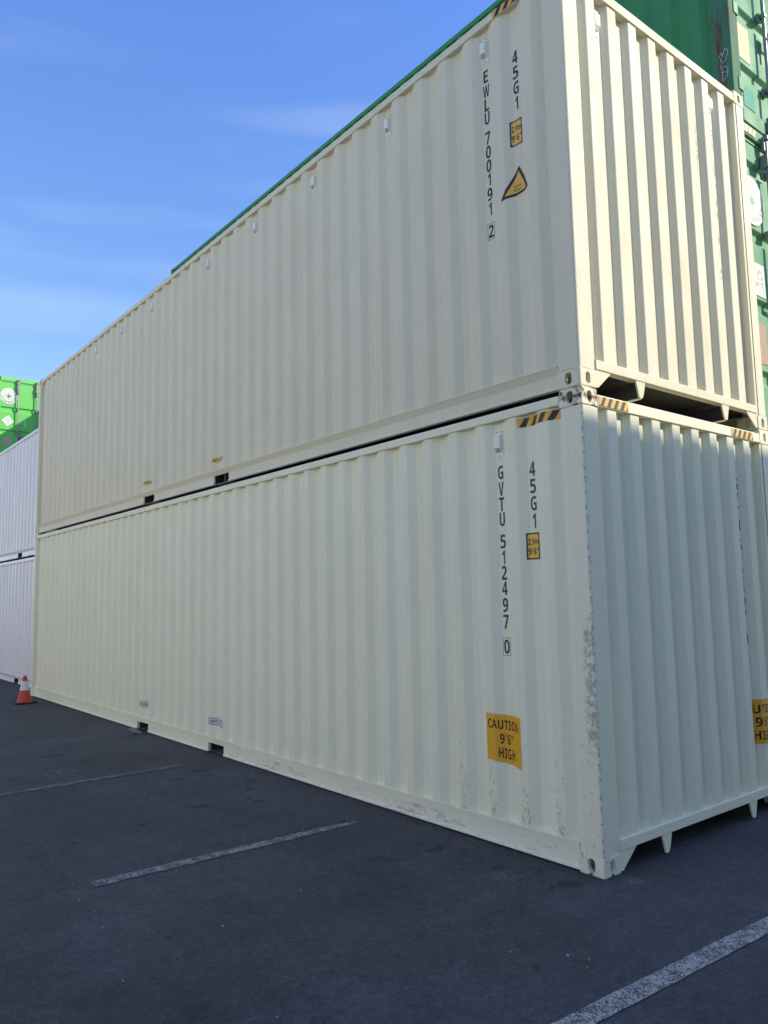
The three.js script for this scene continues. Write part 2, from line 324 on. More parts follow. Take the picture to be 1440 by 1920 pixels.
// one upright letter as a thin plate: width x height in metres, centred
function letter(ch, w, h, th = 0.0008) {
  const g = new THREE.ExtrudeGeometry(font.generateShapes(ch, 1, 4), { depth: th, bevelEnabled: false, curveSegments: 4 });
  g.computeBoundingBox(); const b = g.boundingBox, gw = b.max.x - b.min.x, gh = b.max.y - b.min.y;
  g.translate(-(b.min.x + b.max.x) / 2, -(b.min.y + b.max.y) / 2, 0);
  g.scale(ch === '1' ? w * 0.55 / gw : w / gw, h / gh, 1);
  return g;
}
const onLeft = (g, s, y, d) => { g.rotateY(-Math.PI / 2); g.translate(d, y, -s); return g; };  // letters read from the -x side
const NUMY = [2.458, 2.345, 2.24, 2.137, 1.987, 1.88, 1.776, 1.673, 1.562, 1.451, 1.287];
function ribbon(pts, w, th = 0.0006) {   // a chalk or scratch stroke in a plane (x, y), thickness along z
  const out = [];
  for (let i = 0; i < pts.length - 1; i++) { const [x0, y0] = pts[i], [x1, y1] = pts[i + 1], l = Math.hypot(x1 - x0, y1 - y0); if (l < 1e-6) continue; const g = new THREE.BoxGeometry(l + w * 0.6, w, th); g.rotateZ(Math.atan2(y1 - y0, x1 - x0)); g.translate((x0 + x1) / 2, (y0 + y1) / 2, 0); out.push(g); }
  return out;
}

// ------------------------------------------------------------------ the container kit
const castGeo = (() => {                 // 162 wide (x) x 118 high x 178 long (z), hollow, oval holes
  const ev = new Evaluator(); ev.attributes = ['position', 'normal']; ev.useGroups = false;
  const B = g => { g = g.index ? g : mergeVertices(g); g.deleteAttribute('uv'); const b = new Brush(g); b.updateMatrixWorld(true); return b; };
  const slot = (w, h, len) => { const s = new THREE.Shape(), r = w / 2, k = h / 2 - r; s.absarc(0, k, r, 0, Math.PI); s.absarc(0, -k, r, Math.PI, 2 * Math.PI); const g = new THREE.ExtrudeGeometry(s, { depth: len, bevelEnabled: false, curveSegments: 10 }); g.translate(0, 0, -len / 2); return mergeVertices(g); };
  let c = B(new RoundedBoxGeometry(0.162, 0.118, 0.178, 3, 0.011));
  c = ev.evaluate(c, B(new THREE.BoxGeometry(0.106, 0.064, 0.122)), SUBTRACTION);
  c = ev.evaluate(c, B(slot(0.046, 0.074, 0.3)), SUBTRACTION);
  const g2 = slot(0.05, 0.079, 0.3); g2.rotateY(Math.PI / 2); c = ev.evaluate(c, B(g2), SUBTRACTION);
  const g3 = slot(0.062, 0.12, 0.3); g3.rotateX(Math.PI / 2); c = ev.evaluate(c, B(g3), SUBTRACTION);
  const g = c.geometry.clone(); g.setAttribute('uv', new THREE.BufferAttribute(new Float32Array(g.attributes.position.count * 2), 2));
  return boxUV(g);
})();
const ventGeo = (() => {                 // plate and hood, at s = 0, y = 0, sitting on depth 0 and reaching to -x
  const hood = prism([[0, 0.062], [-0.022, 0.058], [-0.026, 0.052], [-0.026, -0.028], [-0.008, -0.058], [0, -0.060]], 'z', -0.024, 0.024);
  return { plate: boxUV(rbox(-0.0035, 0, -0.095, 0.095, -0.031, 0.031, 0.0015, 1)), hood: boxUV(hood), grille: boxUV(merge([0, 1, 2, 3].map(i => { const g = box(-0.001, 0.001, -0.0015, 0.0015, -0.02, 0.02); g.translate(-0.0235 + i * 0.0042, -0.034 - i * 0.0068, 0); return g; }))), screw: (() => { const g = new THREE.CylinderGeometry(0.0052, 0.006, 0.003, 8); g.rotateZ(Math.PI / 2); return boxUV(g); })() };
})();
const cache = {};
const shared = (k, f) => cache[k] || (cache[k] = f());

function sideProfile(L) {                // pressed wall: 278 mm pitch, 36 mm deep
  const out = 0.012, inn = 0.048, poly = [[0.165, inn]];
  for (let c = 0.309; c + 0.104 < L - 0.165; c += 0.2785) poly.push([c - 0.104, inn], [c - 0.036, out], [c + 0.036, out], [c + 0.104, inn]);
  poly.push([L - 0.165, inn]);
  return bend(poly, 0.008);
}
function endProfile(W) {                 // 250 mm pitch, 45 mm deep
  const poly = [[0.165, 0.057]];
  for (let k = 0; k < 8; k++) { const a = 0.273 + 0.25 * k; poly.push([a - 0.033, 0.057], [a, 0.012], [a + 0.1, 0.012], [a + 0.133, 0.057]); }
  poly.push([W - 0.165, 0.057]);
  return bend(poly, 0.009);
}
const W = 2.438;
function container(o) {
  // o: pos, L, H, mat, label, group, doors (bands), detail, vents, pockets, postMat ...
  const { L, H, mat } = o, t = thing(o.name || 'shipping_container', o.label, 'container', o.pos, o.group), key = L + '_' + H + (o.highRail ? 'h' : '') + (o.flatRail ? 'f' : '');
  const sp = shared('sp' + L, () => sideProfile(L)), ep = shared('ep', () => endProfile(W));
  const left = placer('left', L, W), right = placer('right', L, W), front = placer('front', L, W), back = placer('back', L, W);
  const yb = 0.1655, rt = H - (o.highRail ? 0.006 : 0.03), rb = rt - 0.062, web = o.flatRail ? 0.014 : 0.030;
  // corner castings and posts
  for (const zi of [0, 1]) for (const xi of [0, 1]) for (const yi of [0, 1]) {
    const c = mesh('corner_casting', castGeo, (o.castMat && o.castMat(xi, yi, zi)) || mat, t, true);
    c.position.set(xi ? W - 0.081 : 0.081, yi ? H - 0.059 : 0.059, zi ? -L + 0.089 : -0.089);
  }
  for (const zi of [0, 1]) for (const xi of [0, 1]) {
    const custom = o.postMat && o.postMat(xi, zi);
    const g = shared('post' + key + xi + zi, () => {
      const a = 0.003, sx = xi ? -1 : 1, x0 = xi ? W : 0, z0 = zi ? -L : 0, sz = zi ? 1 : -1, r = 0.018, w = 0.132, out = [];
      // outline walked from the side face round the rounded corner to the end face
      const pts = [[a, w], [a, a + r]]; for (let i = 1; i < 6; i++) { const q = i / 6 * Math.PI / 2; pts.push([a + r - r * Math.cos(q), a + r - r * Math.sin(q)]); } pts.push([a + r, a], [w, a]);
      const pos = [], nor = [], uv = [], idx = []; let acc = 0;
      const nrm = i => { if (i <= 1) return [-1, 0]; if (i >= pts.length - 2) return [0, -1]; const q = (i - 1) / 6 * Math.PI / 2; return [-Math.cos(q), -Math.sin(q)]; };
      pts.forEach((p, i) => { if (i) acc += Math.hypot(p[0] - pts[i - 1][0], p[1] - pts[i - 1][1]); const n = nrm(i); for (const y of [0.118, H - 0.118]) { pos.push(x0 + sx * p[0], y, z0 + sz * p[1]); nor.push(n[0] * sx, 0, n[1] * sz); uv.push(acc, y); } });
      for (let i = 0; i < pts.length - 1; i++) { const k = i * 2; idx.push(k, k + 1, k + 2, k + 1, k + 3, k + 2); }
      windTo(idx, pos, nor);
      const g = new THREE.BufferGeometry(); g.setAttribute('position', new THREE.Float32BufferAttribute(pos, 3)); g.setAttribute('normal', new THREE.Float32BufferAttribute(nor, 3)); g.setAttribute('uv', new THREE.Float32BufferAttribute(uv, 2)); g.setIndex(idx);
      const b1 = boxUV(box(x0 + sx * 0.0075, x0 + sx * 0.05, 0.12, H - 0.12, z0 + sz * w, z0 + sz * 0.166)), b2 = boxUV(box(x0 + sx * w, x0 + sx * 0.166, 0.12, H - 0.12, z0 + sz * 0.0075, z0 + sz * 0.07)), b3 = boxUV(box(x0 + sx * 0.05, x0 + sx * w, 0.12, H - 0.12, z0 + sz * 0.05, z0 + sz * w));
      return { face: g, rest: merge([b1, b2, b3]) };
    });
    let fg = g.face;
    if (custom && custom.round) { fg = g.face.clone(); const u = fg.attributes.uv; for (let i = 0; i < u.count; i++) u.setXY(i, u.getX(i) / 0.29, (u.getY(i) - 0.118) / (H - 0.236)); }
    const p = mesh('corner_post', fg, (custom && custom.mat) || mat, t, true);
    mesh('post_channel', g.rest, (custom && custom.channel) || mat, p, true);
  }
  // side walls: sheets of four ridges welded edge to edge
  const cuts = [0.165]; for (let c = 0.17 + 0.2785 * 3; c < L - 0.75; c += 0.2785 * 4) cuts.push(c); cuts.push(L - 0.165);
  for (const [face, pl] of [['left', left], ['right', right]]) {
    if (face === 'right' && !o.both) { mesh('side_wall', shared('sw' + key, () => sheet(sp, yb, rb + 0.004, 0.003, right)), mat, t, true); continue; }
    for (let i = 0; i < cuts.length - 1; i++) {
      const p = mesh('wall_panel', shared('wp' + key + face + i, () => sheet(cutProfile(sp, cuts[i], cuts[i + 1]), yb, rb + 0.004, 0.003, pl)), mat, t, true);
      if (i && face === 'left' && o.detail) mesh('weld_seam', shared('ws' + key + i, () => rbox(0.0466, 0.05, yb, rb, -cuts[i] - 0.004, -cuts[i] + 0.004, 0.0012, 1)), mat, p);
    }
  }
  // rails
  for (const xi of [0, 1]) {
    const X = (a, b) => xi ? [W - b, W - a] : [a, b], f = p => xi ? p.map(([x, y]) => [W - x, y]).reverse() : p;
    mesh('top_side_rail', shared('tsr' + key + xi, () => rbox(...X(0.001, 0.061), rb, rt, -L + 0.178, -0.178, 0.008)), mat, t);
    mesh('bottom_rail_flange', shared('brf' + key + xi, () => prism(f([[0.007, yb - 0.0005], [0.007, yb - 0.006], [0.0105, yb - 0.009], [web, 0.110], [0.046, 0.110], [0.052, yb - 0.0005]]), 'z', -L + 0.178, -0.178)), mat, t);
    const pk = o.pockets || [], zs = [0.178]; pk.forEach(([a, b]) => zs.push(a, b)); zs.push(L - 0.178);
    for (let i = 0; i < zs.length; i += 2) {
      const prof = f([[web, 0.1095], [web, 0.034], [web - 0.010, 0.026], [web - 0.010, 0.0135], [0.060, 0.0135], [0.060, 0.02], [0.046, 0.03], [0.046, 0.1095]]);
      mesh('bottom_side_rail', shared('bsr' + key + xi + i, () => prism(prof, 'z', -zs[i + 1], -zs[i])), (xi === 0 && i === 0 && o.railMat) || mat, t);
    }
    if (xi === 0) pk.forEach(([a, b]) => {
      const p = mesh('fork_pocket', shared('fp' + key + a, () => merge([box(0.046, 0.9, 0.112, 0.118, -b, -a), box(0.046, 0.9, 0.0135, 0.112, -a, -a + 0.006), box(0.046, 0.9, 0.0135, 0.112, -b - 0.006, -b), box(0.9, 0.906, 0.0135, 0.112, -b, -a)])), M.undersideDark, t);
      mesh('strap', shared('fps' + key + a, () => box(0.046, 0.3, 0.0135, 0.018, -b, -a)), M.steel, p);
    });
  }
  // far end wall, floor, roof
  mesh('end_wall', shared('ewb' + key, () => sheet(ep, 0.186, H - 0.108, 0.003, back)), mat, t, true);
  mesh('top_end_rail', shared('teb' + key, () => rbox(0.162, W - 0.162, H - 0.111, H - 0.036, -L + 0.001, -L + 0.061, 0.007)), mat, t);
  mesh('bottom_end_rail', shared('beb' + key, () => rbox(0.162, W - 0.162, 0.125, 0.19, -L + 0.001, -L + 0.061, 0.006)), mat, t);
  mesh('floor', shared('fl' + key, () => merge([box(0.053, W - 0.053, 0.150, 0.178, -L + 0.062, -0.062), ...Array.from({ length: Math.floor(L / 0.6) - 1 }, (_, i) => box(0.062, W - 0.062, 0.03, 0.149, -0.6 * (i + 1) - 0.02, -0.6 * (i + 1) + 0.02))])), M.undersideDark, t);
  mesh('roof', shared('rf' + key, () => box(0.062, W - 0.062, rt - 0.02, rt - 0.012, -L + 0.062, -0.062)), mat, t);
  // near end
  if (!o.doors) {
    mesh('end_wall', shared('ewf' + key, () => sheet(ep, 0.186, H - 0.108, 0.003, front)), mat, t, true);
    mesh('top_end_rail', shared('tef' + key, () => rbox(0.163, W - 0.163, H - 0.111, H - 0.036, -0.061, -0.001, 0.006)), mat, t);
    mesh('bottom_end_rail', shared('bef' + key, () => rbox(0.167, W - 0.167, 0.125, 0.19, -0.061, 0.001, 0.006)), mat, t);
    for (const s of [0, 1]) {
      const X = x => s ? W - x : x, flip = p => s ? p.slice().reverse() : p;
      mesh('gusset_plate', shared('gus' + s, () => prism(flip([[X(0.163), 0.126], [X(0.163), 0.012], [X(0.19), 0.012], [X(0.335), 0.126]]), 'z', -0.016, -0.006)), mat, t);
      mesh('tunnel_end_plate', shared('tup' + s, () => prism(flip([[X(0.605), 0.1245], [X(0.640), 0.013], [X(0.672), 0.013], [X(0.690), 0.045], [X(0.714), 0.1245]]), 'z', -0.016, -0.004)), mat, t);
      mesh('tunnel_beam', shared('tun' + s, () => prism(flip([[X(0.640), 0.125], [X(0.640), 0.013], [X(0.647), 0.013], [X(0.647), 0.125]]), 'z', -3.2, -0.0165)), M.undersideDark, t);
      if (!o.flatRail) mesh('tunnel_flange', shared('tuf' + s, () => prism(flip([[X(0.640), 0.0125], [X(0.640), 0.007], [X(0.672), 0.007], [X(0.672), 0.0125]]), 'z', -3.2, -0.0165)), mat, t);
    }
  } else doorEnd(t, o, mat);
  // vents
  for (const k of o.vents || []) {
    const s = 0.7265 + 0.2785 * k, v = mesh('vent', ventGeo.plate, M.vent, t, true); v.position.set(0.0475, H - 0.242, -s);
    const hood = mesh('vent_hood', ventGeo.hood, M.vent, v, true); hood.position.x = -0.0035;
    const gr = mesh('vent_grille', ventGeo.grille, M.screw, v, true); gr.position.x = -0.0035;
    if (k < 17) for (const [y, z] of [[0.082, -0.018], [0.082, 0.018], [-0.082, 0]]) { const q = mesh('screw', ventGeo.screw, M.screw, v, true); q.position.set(-0.0045, y, z); }
  }
  return { t, sp, ep, left, front };
}

function doorEnd(t, o, mat) {
  const { H } = o, dm = o.doorMat || mat, yt = H - 0.135, ybt = 0.16;
  mesh('door_header', shared('dh' + H, () => rbox(0.163, W - 0.163, H - 0.118, H - 0.008, -0.08, -0.006, 0.006)), dm, t);
  mesh('door_sill', shared('ds' + H, () => rbox(0.163, W - 0.163, 0.012, 0.150, -0.09, -0.006, 0.006)), dm, t);
  const bands = o.doors;
  for (const q of [0, 1]) {
    const x0 = q ? W / 2 + 0.006 : 0.150, x1 = q ? W - 0.150 : W / 2 - 0.006;
    const poly = [[ybt + 0.02, 0.034]]; for (const b of bands) poly.push([b - 0.07, 0.034], [b - 0.035, 0.070], [b + 0.035, 0.070], [b + 0.07, 0.034]); poly.push([yt - 0.02, 0.034]);
    const pr = bend(poly, 0.008), pl = placer('door', 0, W);
    const d = mesh('door', sheet(pr, x0 + 0.03, x1 - 0.03, 0.003, pl), dm, t, true);
    mesh('door_frame', merge([box(x0, x0 + 0.03, ybt, yt, -0.075, -0.026), box(x1 - 0.03, x1, ybt, yt, -0.075, -0.026), box(x0 + 0.03, x1 - 0.03, ybt, ybt + 0.02, -0.075, -0.026), box(x0 + 0.03, x1 - 0.03, yt - 0.02, yt, -0.075, -0.026)]), dm, d);
    mesh('gasket', merge([box(x0 - 0.014, x1 + 0.005, yt, yt + 0.017, -0.07, -0.028), box(x0 - 0.014, x1 + 0.005, ybt - 0.01, ybt, -0.07, -0.028), q ? box(x1, x1 + 0.014, ybt, yt, -0.07, -0.03) : box(x0 - 0.014, x0, ybt, yt, -0.07, -0.03)]), o.gasketMat || M.gasket, d);
    for (const rx of q ? o.rods.map(v => W - v) : o.rods) {
      const rodG = new THREE.CylinderGeometry(0.017, 0.017, H - 0.14, 10); rodG.translate(rx, H / 2, 0.028);
      const r = mesh('lock_rod', rodG, M.galv, t);
      for (const y of [0.46, H * 0.42, H * 0.66, H - 0.42]) mesh('rod_guide', merge([rbox(rx - 0.045, rx + 0.045, y - 0.03, y + 0.03, -0.028, 0.006, 0.004, 1), rbox(rx - 0.027, rx + 0.027, y - 0.022, y + 0.022, 0.006, 0.052, 0.01, 1)]), M.steel, r);
      mesh('cam_keeper', merge([rbox(rx - 0.04, rx + 0.04, 0.05, 0.19, -0.006, 0.03, 0.008, 1), rbox(rx - 0.03, rx + 0.02, 0.03, 0.075, 0.01, 0.06, 0.008, 1)]), M.steel, r);
      mesh('cam_keeper', merge([rbox(rx - 0.04, rx + 0.04, H - 0.20, H - 0.09, -0.006, 0.03, 0.008, 1), rbox(rx - 0.03, rx + 0.045, H - 0.095, H - 0.05, 0.0, 0.058, 0.008, 1)]), M.steel, r);
      mesh('rod_bracket', rbox(rx - 0.036, rx + 0.036, H - 0.36, H - 0.23, -0.027, 0.05, 0.006, 1), M.steel, r);
      const hy = 0.98, sgn = q ? -1 : 1;
      mesh('rod_handle', merge([rbox(rx, rx + sgn * 0.42, hy - 0.013, hy + 0.013, 0.040, 0.056, 0.005, 1), rbox(rx + sgn * 0.02, rx + sgn * 0.10, hy - 0.055, hy + 0.06, 0.0, 0.052, 0.006, 1), rbox(rx + sgn * 0.055, rx + sgn * 0.08, hy - 0.17, hy - 0.055, 0.0, 0.024, 0.005, 1)]), M.steel, r);
    }
    for (let i = 0; i < 4; i++) { const y = 0.34 + i * (H - 0.68) / 3, hx = q ? W - 0.135 : 0.135; mesh('hinge', rbox(hx - 0.04, hx + 0.045, y - 0.06, y + 0.06, -0.024, 0.006, 0.006, 1), dm, t); }
  }
}

// ------------------------------------------------------------------ ground
{
  const asphalt = tex(1024, 1024, (u, v) => {
    const g = tnoise(u, v, 512, 601), h = tnoise(u, v, 256, 602), m = tfbm(u, v, 6, 603, 5), s = hash(Math.floor(u * 512), Math.floor(v * 512), 604);
    const c2 = tnoise(u, v, 110, 605), c3 = tfbm(u, v, 40, 606, 2);
    let k = 0.80 + 0.36 * (g - 0.5) + 0.36 * (h - 0.5) + 0.22 * (m - 0.5) + 0.34 * (c2 - 0.5) + 0.22 * (c3 - 0.5);
    if (s > 0.9965) k += 0.9 * h; if (s < 0.01) k -= 0.25;
    k *= 0.88; return [k, k, k];
  });
  const bump = tex(1024, 1024, (u, v) => 0.5 * tnoise(u, v, 400, 611) + 0.3 * tnoise(u, v, 200, 612) + 0.2 * tfbm(u, v, 20, 613, 3), false);
  // fine grid where the picture looks, coarse to the horizon; vertex colours carry the seal-coat's patches and stains
  const axis = (marks) => { const o = []; for (let i = 0; i < marks.length - 1; i++) { const [a, n] = marks[i], b = marks[i + 1][0]; for (let k = 0; k < n; k++) o.push(a + (b - a) * k / n); } o.push(marks[marks.length - 1][0]); return o; };
  const xs = axis([[-400, 12], [-40, 20], [-7, 14], [-4.6, 190], [0.3, 50], [3.2, 30], [40, 12], [400]]), zs = axis([[-400, 12], [-40, 24], [-14, 90], [-8, 130], [-4, 170], [0, 80], [2.2, 10], [10, 10], [40, 12], [400]]);
  const spots = [];                        // stains: x, z, rx, rz, turn, strength
  for (const [x, z, a, b, t] of [[-1.02, -3.1, 0.10, 0.05, 0.3], [-1.75, -6.3, 0.16, 0.06, 0.1], [-1.3, -6.1, 0.13, 0.05, 0.2], [-1.1, -5.6, 0.10, 0.04, 0], [-0.55, -5.2, 0.12, 0.07, 0.4], [-0.75, -4.1, 0.09, 0.05, 0.2], [-0.45, -4.3, 0.12, 0.05, 0.1], [-0.3, -3.6, 0.08, 0.04, 0], [-0.35, -1.05, 0.08, 0.04, 0], [-0.25, -0.9, 0.04, 0.02, 0], [-0.15, -0.35, 0.03, 0.015, 0], [-0.3, -0.55, 0.05, 0.025, 0.4], [-0.2, -0.1, 0.10, 0.05, 0.6], [-0.72, -1.15, 0.16, 0.07, 0.7], [-2.6, -0.6, 0.2, 0.10, 0.2], [-2.4, -0.2, 0.14, 0.09, 0.1], [-1.0, -2.4, 0.05, 0.02, 0], [-0.6, -2.9, 0.05, 0.03, 0.2], [-0.9, -7.4, 0.2, 0.05, 0.1], [-1.6, -8.2, 0.24, 0.06, 0]]) spots.push([x, z, a, b, t, rr(0.45, 0.7)]);
  for (let i = 0; i < 70; i++) spots.push([rr(-2.6, 0), rr(-10, 0.5), rr(0.012, 0.055), rr(0.01, 0.03), rr(0, 3), rr(0.3, 0.65)]);
  const pale = [[-0.33, -0.42, 0.20, 0.10], [-0.72, -0.30, 0.09, 0.035], [0.1, 0.12, 0.16, 0.05], [-0.2, -6.95, 0.1, 0.1], [-2.55, -5.0, 0.35, 0.08], [-1.5, -5.2, 0.3, 0.2]];
  const pos = [], col = [], uv = [], idx = [], nx = xs.length;
  for (const z of zs) for (const x of xs) {
    pos.push(x, 0, z); uv.push(x, z);
    const broad = fbm3(x * 0.45 + 4, z * 0.30 + 2, 0.5, 4), mid = fbm3(x * 1.7, z * 1.1 + 8, 3.5, 4), drag = fbm3(x * 0.6 + 20, z * 5.5, 7.7, 3), tyre = fbm3(x * 6.0 + 5, z * 0.35, 2.2, 3);
    let k = 1 + 0.55 * broad + 0.36 * mid + 0.24 * drag + 0.16 * tyre, blue = 1 + 0.22 * fbm3(x * 0.5 + 40, z * 0.45, 6.1, 3);
    if (x > -6 && x < 3 && z > -14 && z < 3) {
      const wob = 0.35 * fbm3(x * 9, z * 9, 1.5, 3);
      for (const [sx, sz, a, b, t, w] of spots) { const dx = x - sx, dz = z - sz; if (Math.abs(dx) > 0.5 || Math.abs(dz) > 0.5) continue; const c = Math.cos(t), s = Math.sin(t), e = Math.hypot((dx * c + dz * s) / a, (dz * c - dx * s) / b) + wob * (a > 0.13 ? 3.2 : 1.8); k *= 1 - (a > 0.13 ? w * 0.6 * (1 - smooth(0.1, 1.35, e)) : w * (1 - smooth(0.70, 1.08, e))); }
      for (const [sx, sz, a, b] of pale) { const e = Math.hypot((x - sx) / a, (z - sz) / b) + wob * 2; k += 0.9 * (1 - smooth(0.2, 1.1, e)) * smooth(0.05, 0.28, fbm3(x * 28, z * 28, 4.4, 2) + 0.1); }
    }
    k = Math.max(0.35, k); col.push(0.077 * k, 0.0795 * k, 0.077 * k * blue);
  }
  for (let j = 0; j < zs.length - 1; j++) for (let i = 0; i < nx - 1; i++) { const a = j * nx + i; idx.push(a, a + nx, a + 1, a + 1, a + nx, a + nx + 1); }
  const g = new THREE.BufferGeometry(); g.setAttribute('position', new THREE.Float32BufferAttribute(pos, 3)); g.setAttribute('color', new THREE.Float32BufferAttribute(col, 3)); g.setAttribute('uv', new THREE.Float32BufferAttribute(uv, 2)); g.setIndex(idx); g.computeVertexNormals();
  const m = mesh('asphalt_ground', g, new THREE.MeshStandardMaterial({ vertexColors: true, map: rep(asphalt, 1 / 1.9), bumpMap: rep(bump, 1 / 1.3), bumpScale: 0.0035, roughness: 0.93 }), null, true);
  m.userData = { kind: 'structure', label: 'dark seal coated asphalt of the container yard', category: 'ground' };
  // worn bay lines: white paint rubbed through to the asphalt
  const wornTex = (keep, s) => tex(1024, 128, (u, v) => {
    const n = 0.48 * tnoise(u, v * 0.0875, 230, s) + 0.37 * tnoise(u, v * 0.0875, 460, s + 1) + 0.35 * tfbm(u, v * 0.0875, 24, s + 2, 3), k = smooth(keep - 0.04, keep + 0.09, n) * 0.92, d = 0.8 + 0.4 * tnoise(u, v * 0.125, 300, s + 3);
    return [0.066, 0.068, 0.066].map((c, i) => mix(c * d, [0.43, 0.425, 0.37][i], k));
  });
  const line = (x0, x1, z0, z1, w, keep, label, s, ragged) => {
    const n = 60, P = [], U = [], I = [];
    for (let i = 0; i <= n; i++) { const t = i / n, x = mix(x0, x1, t), z = mix(z0, z1, t), e = ragged * smooth(0.72, 1, t), a = w / 2 * (1 - e * 0.55) + rr(-0.003, 0.003), b = w / 2 + rr(-0.003, 0.003) - e * 0.01; P.push(x, 0.004, z - a, x, 0.004, z + b); U.push((x - x0) / 1.2, 0, (x - x0) / 1.2, 1); if (i) { const k = (i - 1) * 2; I.push(k, k + 1, k + 2, k + 2, k + 1, k + 3); } }
    const g = new THREE.BufferGeometry(); g.setAttribute('position', new THREE.Float32BufferAttribute(P, 3)); g.setAttribute('uv', new THREE.Float32BufferAttribute(U, 2)); g.setIndex(I); g.computeVertexNormals();
    const m = mesh('bay_line', g, new THREE.MeshStandardMaterial({ map: wornTex(keep, s), bumpMap: rep(bump, 1, 0.1), bumpScale: 0.002, roughness: 0.9 }), null, true);
    m.userData = { kind: 'structure', label, category: 'road marking', group: 'worn white bay lines' };
  };
  line(-2.25, -0.36, -1.925, -1.90, 0.10, 0.645, 'worn white bay line ending in the open beside the lower cream container', 700, 1);
  line(-2.25, 3.0, 0.765, 1.02, 0.105, 0.56, 'worn white bay line passing in front of the corner casting', 720, 0);
  line(-2.4, -0.45, -4.63, -4.66, 0.10, 0.745, 'almost erased bay line leading to the fork pocket', 740, 0.4);
}
// loose grit
{
  const g = new THREE.IcosahedronGeometry(1, 0), n = 260, im = new THREE.InstancedMesh(g, plain(0.30, 0.29, 0.27, 0.9), n), m4 = new THREE.Matrix4(), q = new THREE.Quaternion(), c = new THREE.Color();
  for (let i = 0; i < n; i++) {
    const s = rr(0.0018, 0.0052) * (rnd() > 0.93 ? 1.7 : 1), far = rnd();
    q.setFromEuler(new THREE.Euler(rr(0, 6), rr(0, 6), rr(0, 6))); m4.compose(new THREE.Vector3(rr(-3, 1.6), s * 0.45, mix(1.8, -6, far * far)), q, new THREE.Vector3(s, s * 0.6, s * rr(0.7, 1.5))); im.setMatrixAt(i, m4);
    const k = rr(0.35, 1.6); im.setColorAt(i, c.setRGB(k, k, k));
  }
  im.name = 'grit'; im.castShadow = im.receiveShadow = true; im.userData = { kind: 'stuff', label: 'pale grit scattered over the dark asphalt', category: 'grit' }; scene.add(im);
}

// ------------------------------------------------------------------ the two cream containers
const HC = 2.896, L40 = 12.192, STD = 2.591, L20 = 6.058, UP = 2.8985;
const creamVents = [0, 4, 8, 12, 16, 22, 26, 30, 34, 38];
function numbers(c, chars, col, mat, parentName, dy = 0) {
  const g = [];
  [...chars].forEach((ch, i) => { const w = 'W'.includes(ch) ? 0.062 : 'EL'.includes(ch) ? 0.043 : 0.048; g.push(onLeft(letter(ch, w, 0.094), 0.727, NUMY[i] + dy, 0.0478)); });
  const m = mesh(parentName, merge(g), mat, c.t);
  // the frame round the check digit
  const y = NUMY[10] + dy, f = [[0.033, 0.003], [0.033, 0.003]];
  mesh('check_digit_frame', merge([[-0.034, -0.031, -0.06, 0.06], [0.031, 0.034, -0.06, 0.06], [-0.031, 0.031, 0.057, 0.06], [-0.031, 0.031, -0.06, -0.057]].map(([a, b, e, h]) => box(0.0470, 0.0478, y + e, y + h, -0.727 + a, -0.727 + b))), mat, m);
  const g2 = []; [...'45G1'].forEach((ch, i) => g2.push(onLeft(letter(ch, 0.048, 0.094), 0.4485, 2.444 + dy - i * 0.1135, 0.0478)));
  mesh('size_code', merge(g2), mat, c.t);
}
const lower = container({
  pos: [0, 0, 0], L: L40, H: HC, mat: M.creamLow, detail: true, vents: [0, 38], pockets: [[4.72, 5.08], [6.76, 7.12]],
  label: 'lower cream container on the asphalt, with scraped corner post and yellow caution sticker',
  castMat: (x, y, z) => (x === 0 && z === 0) ? (y ? M.rusty : M.chipped) : null,
  postMat: (x, z) => (x === 0 && z === 0) ? { mat: M.scrapedPost, round: true, channel: M.creamLow } : null, railMat: M.grimy, flatRail: true,
});
numbers(lower, 'GVTU5124970', null, M.ink, 'container_number');
const upper = container({
  pos: [0.004, UP, -0.006], L: L40, H: HC, mat: M.cream, detail: true, vents: creamVents, pockets: [[4.65, 5.0], [6.70, 7.05]],
  label: 'upper cream container stacked on another, with a row of vents and a warning triangle',
});
numbers(upper, 'EWLU7001912', null, M.navy, 'container_number', 0.0);
